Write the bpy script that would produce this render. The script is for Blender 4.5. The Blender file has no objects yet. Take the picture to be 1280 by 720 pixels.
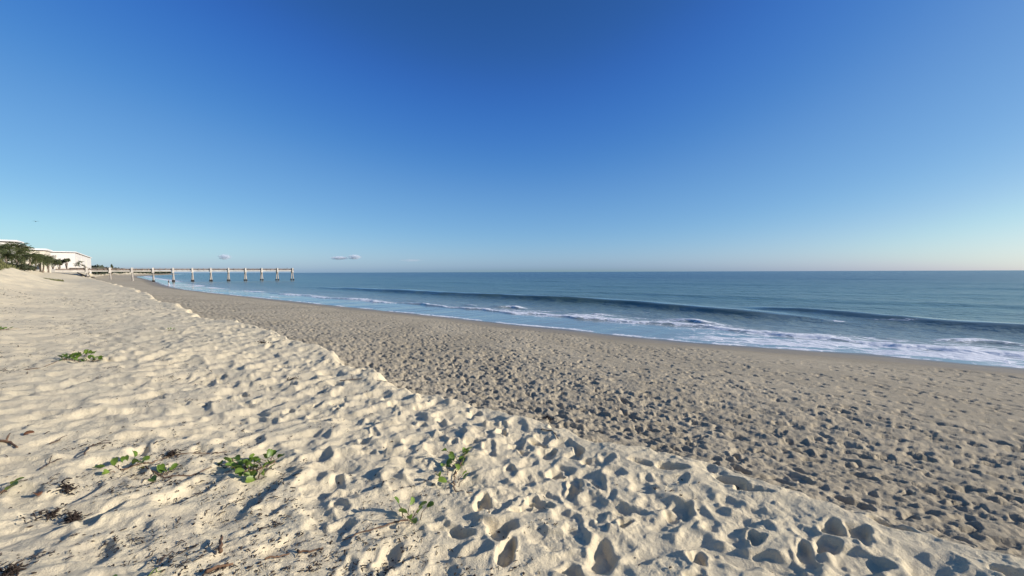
import bpy, bmesh, math, random
import numpy as np
from mathutils import Vector, Matrix, Quaternion

R = math.radians
rng = np.random.default_rng(11)
random.seed(5)
scene = bpy.context.scene
COL = scene.collection
f32 = np.float32

# ------------------------------------------------------------------ basics
EYE = 3.5                      # eye height above the sea (sea level is z = 0)
FPX = 537.0                    # focal length in photo pixels (1280 wide)
PITCH, ROLL = math.atan(20 / FPX), R(0.195)
SUN_AZ, SUN_EL = R(-9), R(20)  # direction towards the sun, from +X (right), elevation


def tag(o, label=None, cat=None, group=None, kind=None):
    if label: o['label'] = label
    if cat: o['category'] = cat
    if group: o['group'] = group
    if kind: o['kind'] = kind
    return o


def empty(name, loc, rz=0.0, label=None, cat=None, group=None):
    o = bpy.data.objects.new(name, None)
    o.empty_display_size = .3
    COL.objects.link(o)
    o.location = loc
    o.rotation_euler = (0, 0, rz)
    return tag(o, label, cat, group)


def link(name, me, mat=None, parent=None):
    o = bpy.data.objects.new(name, me)
    COL.objects.link(o)
    if mat is not None and len(me.materials) == 0:
        me.materials.append(mat)
    if parent is not None:
        o.parent = parent
    return o


def np_mesh(name, verts, faces, smooth=True):
    """mesh from arrays: verts (n,3), faces (m,k)"""
    me = bpy.data.meshes.new(name)
    verts = np.ascontiguousarray(verts, dtype=f32)
    faces = np.ascontiguousarray(faces, dtype=np.int32)
    n, k = faces.shape
    me.vertices.add(len(verts))
    me.vertices.foreach_set('co', verts.ravel())
    me.loops.add(n * k)
    me.loops.foreach_set('vertex_index', faces.ravel())
    me.polygons.add(n)
    me.polygons.foreach_set('loop_start', np.arange(0, n * k, k, dtype=np.int32))
    me.polygons.foreach_set('use_smooth', np.full(n, smooth, dtype=bool))
    me.update(calc_edges=True)
    return me


def attr(me, name, arr):
    a = me.attributes.new(name, 'FLOAT', 'POINT')
    a.data.foreach_set('value', np.ascontiguousarray(arr, dtype=f32).ravel())


class MB:
    """collects shapes and links them as one mesh"""
    def __init__(s):
        s.v, s.f = [], []

    def add(s, vs, fs):
        b = len(s.v)
        s.v += [tuple(v) for v in vs]
        s.f += [tuple(b + i for i in f) for f in fs]
        return s

    def box(s, c, d, rot=None):
        hx, hy, hz = d[0] / 2, d[1] / 2, d[2] / 2
        vs = [Vector((x, y, z)) for x in (-hx, hx) for y in (-hy, hy) for z in (-hz, hz)]
        if rot is not None:
            vs = [rot @ v for v in vs]
        vs = [v + Vector(c) for v in vs]
        return s.add(vs, [(0, 1, 3, 2), (4, 6, 7, 5), (0, 4, 5, 1), (2, 3, 7, 6), (0, 2, 6, 4), (1, 5, 7, 3)])

    def tube(s, pts, rads, n=6, caps=True):
        pts = [Vector(p) for p in pts]
        if not hasattr(rads, '__len__'):
            rads = [rads] * len(pts)
        vs, fs = [], []
        ref = Vector((0.123, 0.371, 0.92))
        for i, p in enumerate(pts):
            a = pts[max(i - 1, 0)]
            b = pts[min(i + 1, len(pts) - 1)]
            d = (b - a)
            d = d.normalized() if d.length > 1e-9 else Vector((0, 0, 1))
            u = d.cross(ref)
            if u.length < 1e-3:
                u = d.cross(Vector((1, 0, 0)))
            u.normalize()
            w = d.cross(u)
            for k in range(n):
                t = 2 * math.pi * k / n
                vs.append(p + (u * math.cos(t) + w * math.sin(t)) * rads[i])
        for i in range(len(pts) - 1):
            for k in range(n):
                a, b = i * n + k, i * n + (k + 1) % n
                fs.append((a, b, b + n, a + n))
        if caps:
            fs.append(tuple(reversed(range(n))))
            fs.append(tuple((len(pts) - 1) * n + k for k in range(n)))
        return s.add(vs, fs)

    def build(s, name, mat, parent=None, smooth=False):
        me = bpy.data.meshes.new(name)
        me.from_pydata(s.v, [], s.f)
        if smooth:
            me.polygons.foreach_set('use_smooth', np.full(len(me.polygons), True))
        me.update()
        return link(name, me, mat, parent)


# ------------------------------------------------------------------ noise
def _hash(ix, iy, seed):
    h = (ix.astype(np.uint32) * np.uint32(374761393) + iy.astype(np.uint32) * np.uint32(668265263)
         + np.uint32((seed * 1013904223) & 0xffffffff))
    h = (h ^ (h >> np.uint32(13))) * np.uint32(1274126177)
    return h ^ (h >> np.uint32(16))


def perlin(x, y, seed=0):
    x = np.asarray(x, dtype=f32); y = np.asarray(y, dtype=f32)
    fx, fy = np.floor(x), np.floor(y)
    ix, iy = fx.astype(np.int32), fy.astype(np.int32)
    x = x - fx; y = y - fy
    u = x * x * x * (x * (x * 6 - 15) + 10)
    v = y * y * y * (y * (y * 6 - 15) + 10)

    def g(dx, dy):
        a = _hash(ix + dx, iy + dy, seed).astype(f32) * f32(2 * math.pi / 4294967296.0)
        return np.cos(a) * (x - dx) + np.sin(a) * (y - dy)
    n0 = g(0, 0); n0 += u * (g(1, 0) - n0)
    n1 = g(0, 1); n1 += u * (g(1, 1) - n1)
    return (n0 + v * (n1 - n0)) * f32(1.5)


def fbm(x, y, octs, seed=0, gain=.5, lac=2.03):
    a, s, t = 1.0, 0, 0
    for i in range(octs):
        s = s + perlin(x, y, seed + i * 17) * a
        t += a
        a *= gain
        x = x * lac + 3.7; y = y * lac - 1.9
    return s / t


def sstep(a, b, x):
    t = np.clip((x - a) / (b - a), 0, 1)
    return t * t * (3 - 2 * t)


# ------------------------------------------------------------------ shore coordinates
# s: metres towards the sea, t: metres along the beach (away from the camera)
SX, SY = .682, .731


def st(X, Y):
    return X * SX + Y * SY, -X * SY + Y * SX


def xy(s, t):
    return s * SX - t * SY, s * SY + t * SX


_tt = np.linspace(-400, 6000, 64001)
_wl = np.interp(_tt, [-400, -40, -12, -3, 2, 5, 8.4, 16, 27, 38, 52, 63, 83, 111, 140, 171, 250, 563, 800, 1200, 2000, 6000],
                [60, 27, 24.8, 23.9, 23.4, 22.5, 21.5, 21.3, 21.1, 20.8, 20.3, 20.0, 19.4, 19.3, 21, 24, 32, 58, 95, 185, 330, 500])
_k = np.hanning(61); _k /= _k.sum()
_wl = np.convolve(np.pad(_wl, 30, mode='edge'), _k, 'valid')
_be = np.interp(_tt, [-400, -30, 0, 18, 50, 78, 150, 240, 563, 1200, 2000, 6000],
                [30, 4, 3.42, 3.95, 5.2, 6.2, 7.6, 10, 35, 155, 300, 470])


def shore_s(t):
    return np.interp(t, _tt, _wl)


def edge_s(t):
    return np.interp(t, _tt, _be)


def edge_line(t):
    """scalloped edge of the dry upper sand"""
    near = np.exp(-np.maximum(t, 0) / 120)
    return edge_s(t) + .30 * perlin(t / 1.7, t * 0 + 4.3, 3) + .11 * perlin(t / .62, t * 0 + 1.3, 5) \
        + .05 * perlin(t / .23, t * 0 + 8.3, 6) * near + .5 * perlin(t / 6.5, t * 0 + .7, 9)


def base_height(X, Y):
    s, t = st(X, Y)
    e = edge_line(t)
    S = shore_s(t)
    sd = s - (edge_s(t) - 3.45)
    # dry upper berm and the dune behind it
    toe = -1.0 + 4.5 * sstep(120, 200, t)
    a = 1.3 * np.log1p(np.exp(np.clip((toe - sd - .5 + .5 * perlin(s / 4, t / 9, 24)) / 1.3, -30, 30)))
    amp = np.interp(t, [-50, 20, 60, 78, 92, 112, 126, 160, 400], [.9, 1., 1.35, 1.45, .9, .42, .42, .8, .8])
    land = sstep(-5.5, -8.5, sd)
    amp = amp * (1 - land) + 1.05 * land
    dune = amp * 3.2 * (1 - np.exp(-(a * .45 / 3.2) ** 1.2))
    dune = dune + 2.0 * np.exp(-((s + 6.4) / 2.7) ** 2 - ((t - 88) / 15) ** 2) + .12 * perlin(s / 1.3, t / 2.6, 25) * sstep(.5, 2, a) * sstep(150, 60, t)
    bank = 2.0 * sstep(219, 233, t + .5 * perlin(s / 3, t / 3, 23)) * sstep(420, 330, t) * sstep(17, 10.5, s)
    dune = dune + 1.6 * sstep(385, 430, t) * sstep(-14, -22, s - S)
    dune = dune * (1 - sstep(219, 233, t) * sstep(420, 330, t)) + bank
    berm = 1.9 + dune + .09 * perlin(s / 5, t / 6, 21) + .05 * perlin(s / 2.1, t / 2.4, 22)
    # lower beach, falling to the water line and on under the sea
    f = (s - e) / np.maximum(S - e, 2)
    low = np.where(f < 1, 1.66 * (1 - np.clip(f, -1, 1)) , -1.45 * (f - 1))
    low = np.maximum(low, -6)
    low = low + .035 * perlin(s / 4, t / 7, 31) * sstep(1, .8, f)
    w = sstep(-.05, .19 + .16 * perlin(t / 3.1, t * 0 + 2.2, 41), s - e)
    berm = berm + .012 * np.exp(-((s - e + .12) / .22) ** 2)
    return berm * (1 - w) + low * w


# ------------------------------------------------------------------ footprints
class Grid:
    def __init__(g, s0, s1, t0, t1, res):
        g.s0, g.t0, g.res = s0, t0, res
        g.n = (int((s1 - s0) / res) + 1, int((t1 - t0) / res) + 1)
        g.h = np.zeros(g.n, dtype=f32)

    def stamp(g, s, t, ang, L, W, depth, soft, rim, tilt=0., lump=0.):
        m = max(L, W) * 2.1
        i0, i1 = int((s - m - g.s0) / g.res), int((s + m - g.s0) / g.res) + 1
        j0, j1 = int((t - m - g.t0) / g.res), int((t + m - g.t0) / g.res) + 1
        if i1 < 1 or j1 < 1 or i0 >= g.n[0] or j0 >= g.n[1]:
            return
        i0, j0 = max(i0, 0), max(j0, 0)
        i1, j1 = min(i1, g.n[0]), min(j1, g.n[1])
        a = (np.arange(i0, i1, dtype=f32) * g.res + g.s0 - s)[:, None]
        b = (np.arange(j0, j1, dtype=f32) * g.res + g.t0 - t)[None, :]
        ca, sa = math.cos(ang), math.sin(ang)
        u, v = a * ca + b * sa, -a * sa + b * ca
        w = W * (1 + .22 * np.clip(u / L, -1, 1))          # toes wider than heel
        rho = np.sqrt((u / L) ** 2 + (v / w) ** 2)
        th = np.arctan2(v, u)
        rho = rho * (1 + lump * np.sin(3 * th + s * 40) + .6 * lump * np.sin(5 * th + t * 33))
        mk = 1 - sstep(1 - soft, 1 + soft * .55, rho)
        floor = -depth * (1 + tilt * u / L)
        sub = g.h[i0:i1, j0:j1]
        sub *= (1 - mk)
        sub += floor * mk
        sub += rim * np.exp(-((rho - 1.32) / .24) ** 2)

    def bump(g, s, t, r, h):
        m = r * 2.2
        i0, i1 = max(int((s - m - g.s0) / g.res), 0), min(int((s + m - g.s0) / g.res) + 1, g.n[0])
        j0, j1 = max(int((t - m - g.t0) / g.res), 0), min(int((t + m - g.t0) / g.res) + 1, g.n[1])
        if i1 <= i0 or j1 <= j0:
            return
        a = (np.arange(i0, i1, dtype=f32) * g.res + g.s0 - s)[:, None]
        b = (np.arange(j0, j1, dtype=f32) * g.res + g.t0 - t)[None, :]
        g.h[i0:i1, j0:j1] += h * np.exp(-((a * a + b * b) / (r * r)) ** 1.5)

    def sample(g, s, t):
        x = np.clip((s - g.s0) / g.res, 0, g.n[0] - 1.001)
        y = np.clip((t - g.t0) / g.res, 0, g.n[1] - 1.001)
        i, j = x.astype(np.int32), y.astype(np.int32)
        x = (x - i).astype(f32); y = (y - j).astype(f32)
        h = g.h
        return (h[i, j] * (1 - x) + h[i + 1, j] * x) * (1 - y) + (h[i, j + 1] * (1 - x) + h[i + 1, j + 1] * x) * y


NEAR = (-4.5, 9.5, -6.0, 8.5)
G1 = Grid(*NEAR, .008)
G2 = Grid(-6, 22, -30, 135, .017)


def stamp(s, t, *a, **k):
    G2.stamp(s, t, *a, **k)
    if NEAR[0] - .5 < s < NEAR[1] + .5 and NEAR[2] - .5 < t < NEAR[3] + .5:
        G1.stamp(s, t, *a, **k)


def trail(s, t, heading, n, soft, depth, stride, rim, size=1., wob=.12):
    side = random.choice((-1, 1))
    for i in range(n):
        heading += random.gauss(0, wob)
        ds, dt = math.cos(heading), math.sin(heading)
        s += ds * stride * random.uniform(.9, 1.1)
        t += dt * stride * random.uniform(.9, 1.1)
        side = -side
        ps, pt = s - dt * .09 * side, t + ds * .09 * side
        d = depth * random.uniform(.55, 1.35)
        S = float(shore_s(t))
        if ps > S - 4.8 - .8 * math.sin(t * .31) - .5 * math.sin(t * .83) or t < -29 or t > 134:
            continue
        stamp(ps, pt, heading + random.gauss(0, .16), .135 * size * random.uniform(.85, 1.12), .058 * size * random.uniform(.85, 1.25),
              d, soft * random.uniform(.7, 1.3), rim * random.uniform(.4, 1.5), tilt=random.uniform(-.1, .45), lump=.06)


FRESH = [  # x, y, half length, half width, heading, depth of the clearest prints
    (0.351, 3.478, 0.085, 0.07, 0.4, 0.07),
    (0.201, 3.012, 0.12, 0.05, 1.9, 0.06),
    (-0.082, 2.699, 0.14, 0.105, 0.6, 0.085),
    (1.078, 2.85, 0.075, 0.06, 0.2, 0.06),
    (0.517, 2.446, 0.15, 0.09, 0.5, 0.08),
    (-0.238, 4.424, 0.075, 0.055, 0.9, 0.05),
    (-0.586, 4.102, 0.08, 0.05, 0.3, 0.05),
    (0.106, 3.904, 0.075, 0.05, 1.2, 0.05),
    (0.729, 2.757, 0.07, 0.045, 0.1, 0.05),
    (1.063, 2.414, 0.08, 0.055, 0.2, 0.055),
    (-1.82, 2.727, 0.2, 0.11, 2.0, 0.06),
    (-0.336, 2.674, 0.11, 0.06, 1.7, 0.06),
    (-0.721, 2.375, 0.17, 0.06, 0.75, 0.06),
    (1.479, 2.555, 0.075, 0.05, 0.3, 0.05),
    (1.988, 2.618, 0.11, 0.07, 0.1, 0.06),
    (-1.551, 3.198, 0.09, 0.06, 1.0, 0.05),
    (-2.663, 2.687, 0.17, 0.07, 0.9, 0.05),
    (-1.319, 3.862, 0.08, 0.06, 0.6, 0.045),
    (0.328, 2.329, 0.08, 0.06, 1.4, 0.06),
    (2.128, 2.576, 0.12, 0.06, 0.2, 0.06),
    (0.367, 3.939, 0.06, 0.05, 0.5, 0.05),
]


def make_prints():
    # lower beach: walkers going both ways along the shore, thickest below the scarp
    for i in range(1250):
        t0 = random.uniform(-28, 125) if random.random() < .45 else random.uniform(-12, 45)
        e, S = float(edge_s(t0)), float(shore_s(t0))
        q = random.random() ** 1.35
        s0 = e + .2 + q * (S - e - 2.6)
        hd = random.choice((1, -1)) * math.pi / 2 + random.gauss(0, .35)
        trail(s0, t0, hd, random.randint(5, 12), .22, .040 + .008 * (1 - q), random.uniform(.45, .72), .007, size=.86, wob=.09)
    # scuffed, trampled strip right below the scarp
    for i in range(2700):
        t0 = random.uniform(-14, 70) if random.random() < .6 else random.uniform(-9, 22)
        s0 = float(edge_s(t0)) + .25 + abs(random.gauss(0, 2.6))
        if s0 > float(shore_s(t0)) - 5:
            continue
        stamp(s0, t0, random.uniform(0, 6.28), random.uniform(.05, .11), random.uniform(.03, .055), random.uniform(.012, .035),
              random.uniform(.22, .6), random.uniform(.003, .010), tilt=random.uniform(-.4, .4), lump=.14)
    # upper dry sand: old slumped prints
    for i in range(3900):
        t0 = random.uniform(-8, 60) if random.random() < .55 else random.uniform(-6, 14)
        e = float(edge_s(t0))
        s0 = e - .12 - abs(random.gauss(0, 2.6))
        if s0 < -5.5:
            continue
        left = sstep(1.6, -1.2, s0 - e + 3.4)
        k = .72 if t0 < 3 else 1.
        stamp(s0, t0, random.uniform(0, 6.28), k * random.uniform(.10, .21), k * random.uniform(.07, .13),
              k * random.uniform(.016, .052) * (1 - .45 * float(left)), random.uniform(.4, .9), random.uniform(.002, .009),
              tilt=random.uniform(-.4, .4), lump=.12)
    # fresher deep prints close by
    for i in range(65):
        t0 = random.uniform(-4.5, 8)
        s0 = float(edge_s(t0)) - .15 - abs(random.gauss(0, 1.25))
        stamp(s0, t0, random.uniform(0, 6.28), random.uniform(.05, .11), random.uniform(.035, .065),
              random.uniform(.025, .055), random.uniform(.32, .65), random.uniform(.005, .014), tilt=random.uniform(-.3, .5), lump=.17)
    for i in range(1):
        t0 = random.uniform(1, 5)
        trail(random.uniform(-.5, 2.8), t0 - 2, 1.57 + random.gauss(0, .5), 8, .34, .042, .62, .010, size=.85)


    # kicked up clods and crumbs
    for i in range(9000):
        t0 = random.uniform(-6, 9)
        s0 = random.uniform(-2.5, 9)
        r_ = random.choice((.012, .016, .016, .022, .03))
        G1.bump(s0, t0, r_, r_ * random.uniform(.15, .55))
    for i in range(36000):
        t0 = random.uniform(-25, 75) if random.random() < .5 else random.uniform(-14, 30)
        s0 = float(edge_s(t0)) + .2 + 13 * random.random() ** 1.7
        if s0 > float(shore_s(t0)) - 5:
            continue
        r_, h_ = random.uniform(.025, .07), random.uniform(-.022, .013) * (1.05 - .065 * (s0 - float(edge_s(t0))))
        G2.bump(s0, t0, r_, h_)
        if NEAR[0] < s0 < NEAR[1] and NEAR[2] < t0 < NEAR[3]:
            G1.bump(s0, t0, r_, h_)
    for x, y, L, W, a, d in FRESH:
        stamp(*st(x, y), a, L * .85, W * .85, d * .75, .38, .008, tilt=.2, lump=.15)


make_prints()
for g_ in (G1, G2):                      # heaped sand slumps: no rim stands high
    g_.h = np.where(g_.h > 0, .014 * np.tanh(g_.h / .014), g_.h).astype(f32)


def relief(X, Y, r):
    s, t = st(X, Y)
    e = edge_line(t)
    up = sstep(.15, -.15, s - e)
    S = shore_s(t)
    wetl = sstep(S - 4.0, S - 5.3, s)                     # 0 on the smooth wet strip
    fine = np.clip(1.3 - r / 40, 0, 1)
    # direction of the wind-drifted tongues of dry sand
    a, b = X * .55 + Y * .83, X * .83 - Y * .55
    wx = .25 * perlin(X / .7, Y / .7, 51)
    n_up = .032 * fbm(X / .85, Y / .85, 2, 61) + .026 * perlin((b + wx) / .28, (a - wx) / .62, 63) \
        + .014 * (.25 - np.abs(fbm(X / .22, Y / .22, 3, 65)) * 1.6) * np.clip(1.25 - r / 30, 0, 1)
    left = sstep(2.2, -.6, s - e + 3.4)
    n_up = n_up + left * .020 * (np.abs(perlin((b + wx) / .16, a / .62, 67)) - .25)
    calmz = .16 + .84 * sstep(9.5, 3.5, s - e)
    n_lo = .012 * calmz * fbm(X / .62, Y / .62, 2, 71) + .013 * calmz * (.25 - np.abs(fbm(X / .19, Y / .19, 3, 73)) * 1.6) * np.clip(1.2 - r / 25, 0, 1)
    trod = sstep(9, 3.5, s - e)
    n_lo = n_lo + trod * (.020 * perlin((s + wx) / .125, t / .36, 75) + .020 * (.22 - np.abs(perlin((s - .6 * wx) / .085, (t + wx) / .24, 77)))
                          + .009 * perlin(s / .05, t / .12, 79) * np.clip(1.5 - r / 8, 0, 1)) * np.clip(1.3 - r / 30, .25, 1)
    n = (n_up * up + n_lo * (1 - up)) * (.06 + .94 * wetl)
    near = (s > NEAR[0]) & (s < NEAR[1]) & (t > NEAR[2]) & (t < NEAR[3])
    p = np.where(near, G1.sample(s, t), G2.sample(s, t))
    inside = (s > -6) & (s < 21.9) & (t > -30) & (t < 135)
    n = n + np.where(inside, p, 0)
    m = r < 13
    if np.any(m):
        patch = np.clip(.35 + 1.1 * perlin(X[m] / .5, Y[m] / .5, 85), .1, 1.2)
        n[m] += (.013 * (np.abs(fbm(X[m] / .065, Y[m] / .065, 3, 81)) - .12) * up[m] * patch + .013 * fbm(X[m] / .06, Y[m] / .06, 3, 83) * (1 - up[m])) * wetl[m] * np.clip(2.2 - r[m] / 6, 0, 1)
    return n * np.clip(1.6 - r / 160, 0, 1) * sstep(9, 2, e - s - 8)


def height(X, Y):
    X = np.atleast_1d(np.asarray(X, dtype=np.float64)); Y = np.atleast_1d(np.asarray(Y, dtype=np.float64))
    return base_height(X, Y) + relief(X, Y, np.hypot(X, Y))


def polar(angles, radii, hole=False):
    na, nr = len(angles), len(radii)
    A, Rr = np.meshgrid(angles, radii, indexing='ij')
    X, Y = Rr * np.sin(A), Rr * np.cos(A)
    i, j = np.meshgrid(np.arange(na - 1), np.arange(nr - 1), indexing='ij')
    q = (i * nr + j).ravel()
    F = np.stack([q, q + 1, q + nr + 1, q + nr], 1)[:, ::-1]
    return X.ravel(), Y.ravel(), Rr.ravel(), F


def radii_list(r0, r1, fn):
    out = [r0]
    while out[-1] < r1:
        out.append(out[-1] + fn(out[-1]))
    return np.array(out)


# ------------------------------------------------------------------ materials
def mat(name):
    m = bpy.data.materials.new(name)
    m.use_nodes = True
    nt = m.node_tree
    b = nt.nodes['Principled BSDF']
    return m, nt, b


def N(nt, kind, **kw):
    n = nt.nodes.new(kind)
    for k, v in kw.items():
        setattr(n, k, v)
    return n


def simple(name, col, rough=.85, var=.12, scale=8., bump=0., trans=0., spec=.3):
    """one base colour with uneven tone"""
    m, nt, b = mat(name)
    tc = N(nt, 'ShaderNodeTexCoord')
    nz = N(nt, 'ShaderNodeTexNoise')
    nz.inputs['Scale'].default_value = scale
    nz.inputs['Detail'].default_value = 5
    nt.links.new(tc.outputs['Object'], nz.inputs['Vector'])
    mp = N(nt, 'ShaderNodeMapRange')
    mp.inputs['From Min'].default_value = .3; mp.inputs['From Max'].default_value = .7
    mp.inputs['To Min'].default_value = 1 - var; mp.inputs['To Max'].default_value = 1 + var
    nt.links.new(nz.outputs['Fac'], mp.inputs['Value'])
    mx = N(nt, 'ShaderNodeVectorMath', operation='SCALE')
    mx.inputs[0].default_value = col
    nt.links.new(mp.outputs[0], mx.inputs['Scale'])
    nt.links.new(mx.outputs[0], b.inputs['Base Color'])
    b.inputs['Roughness'].default_value = rough
    b.inputs['Specular IOR Level'].default_value = spec
    if bump:
        bp = N(nt, 'ShaderNodeBump')
        bp.inputs['Strength'].default_value = bump
        bp.inputs['Distance'].default_value = .02
        nt.links.new(nz.outputs['Fac'], bp.inputs['Height'])
        nt.links.new(bp.outputs[0], b.inputs['Normal'])
    if trans:
        out = nt.nodes['Material Output']
        tr = N(nt, 'ShaderNodeBsdfTranslucent')
        sc = N(nt, 'ShaderNodeVectorMath', operation='SCALE')
        nt.links.new(mx.outputs[0], sc.inputs[0]); sc.inputs['Scale'].default_value = 1.3
        nt.links.new(sc.outputs[0], tr.inputs['Color'])
        ms = N(nt, 'ShaderNodeMixShader'); ms.inputs[0].default_value = trans
        nt.links.new(b.outputs[0], ms.inputs[1]); nt.links.new(tr.outputs[0], ms.inputs[2])
        nt.links.new(ms.outputs[0], out.inputs['Surface'])
    return m


def ramp(nt, src, a, b, lo=0., hi=1., smooth=True):
    mp = N(nt, 'ShaderNodeMapRange')
    if smooth: mp.interpolation_type = 'SMOOTHSTEP'
    for k, v in (('From Min', a), ('From Max', b), ('To Min', lo), ('To Max', hi)):
        mp.inputs[k].default_value = v
    nt.links.new(src, mp.inputs['Value'])
    return mp.outputs[0]


def math_(nt, op, a, b):
    m = N(nt, 'ShaderNodeMath', operation=op)
    for i, v in enumerate((a, b)):
        if isinstance(v, (int, float)): m.inputs[i].default_value = v
        else: nt.links.new(v, m.inputs[i])
    return m.outputs[0]


def mixc(nt, fac, a, b):
    m = N(nt, 'ShaderNodeMix', data_type='RGBA')
    nt.links.new(fac, m.inputs[0]) if not isinstance(fac, float) else None
    if isinstance(fac, float): m.inputs[0].default_value = fac
    for i, v in ((6, a), (7, b)):
        if isinstance(v, tuple): m.inputs[i].default_value = (*v, 1)
        else: nt.links.new(v, m.inputs[i])
    return m.outputs[2]


def noise(nt, vec, scale, detail=3., rough=.5):
    n = N(nt, 'ShaderNodeTexNoise')
    n.inputs['Scale'].default_value = scale
    n.inputs['Detail'].default_value = detail
    n.inputs['Roughness'].default_value = rough
    nt.links.new(vec, n.inputs['Vector'])
    return n.outputs['Fac']


UPPER_SAND = (.745, .645, .435)
LOWER_SAND = (.455, .39, .272)
WET_SAND = (.185, .152, .105)


def sand_material():
    m, nt, b = mat('beach_sand')
    tc = N(nt, 'ShaderNodeTexCoord').outputs['Object']
    up = N(nt, 'ShaderNodeAttribute', attribute_name='upper').outputs['Fac']
    wet = N(nt, 'ShaderNodeAttribute', attribute_name='wet').outputs['Fac']
    big = noise(nt, tc, .35, 4)
    mid = noise(nt, tc, 3.2, 5, .6)
    fine = noise(nt, tc, 95., 3, .75)
    grain = noise(nt, tc, 420., 2, .7)
    lowc = mixc(nt, ramp(nt, big, .3, .7), LOWER_SAND, tuple(c * 1.16 for c in LOWER_SAND))
    lowc = mixc(nt, ramp(nt, mid, .35, .75), lowc, tuple(c * .86 for c in LOWER_SAND))
    upc = mixc(nt, ramp(nt, mid, .3, .7), UPPER_SAND, (.675, .582, .40))
    upc = mixc(nt, ramp(nt, big, .45, .75), upc, (.76, .65, .435))
    c = mixc(nt, up, lowc, upc)
    c = mixc(nt, wet, c, WET_SAND)
    # shell grit: darker and paler grains
    c = mixc(nt, ramp(nt, fine, .58, .74, 0, .6), c, (.22, .17, .10))
    c = mixc(nt, ramp(nt, grain, .60, .72, 0, .45), c, (.74, .64, .42))
    streak = N(nt, 'ShaderNodeMapping'); streak.inputs['Rotation'].default_value = (0, 0, -math.atan2(SY, SX)); streak.inputs['Scale'].default_value = (1, .12, 1)
    nt.links.new(tc, streak.inputs['Vector'])
    damp = ramp(nt, noise(nt, streak.outputs[0], .55, 5, .6), .46, .66, 0, .55)
    damp = math_(nt, 'MULTIPLY', damp, ramp(nt, up, 0, 1, 1, 0))
    c = mixc(nt, damp, c, tuple(x * .74 for x in LOWER_SAND))
    grass = N(nt, 'ShaderNodeAttribute', attribute_name='turf').outputs['Fac']
    c = mixc(nt, grass, c, (.10, .105, .045))
    nt.links.new(c, b.inputs['Base Color'])
    nt.links.new(ramp(nt, wet, .2, 1, .95, .38), b.inputs['Roughness'])
    nt.links.new(ramp(nt, wet, .2, 1, .12, .5), b.inputs['Specular IOR Level'])
    bp = N(nt, 'ShaderNodeBump')
    bp.inputs['Distance'].default_value = .034
    h = math_(nt, 'ADD', noise(nt, tc, 38., 6, .72), math_(nt, 'MULTIPLY', fine, .25))
    nt.links.new(h, bp.inputs['Height'])
    nt.links.new(ramp(nt, wet, 0, .8, .6, .03), bp.inputs['Strength'])
    nt.links.new(bp.outputs[0], b.inputs['Normal'])
    return m


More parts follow.
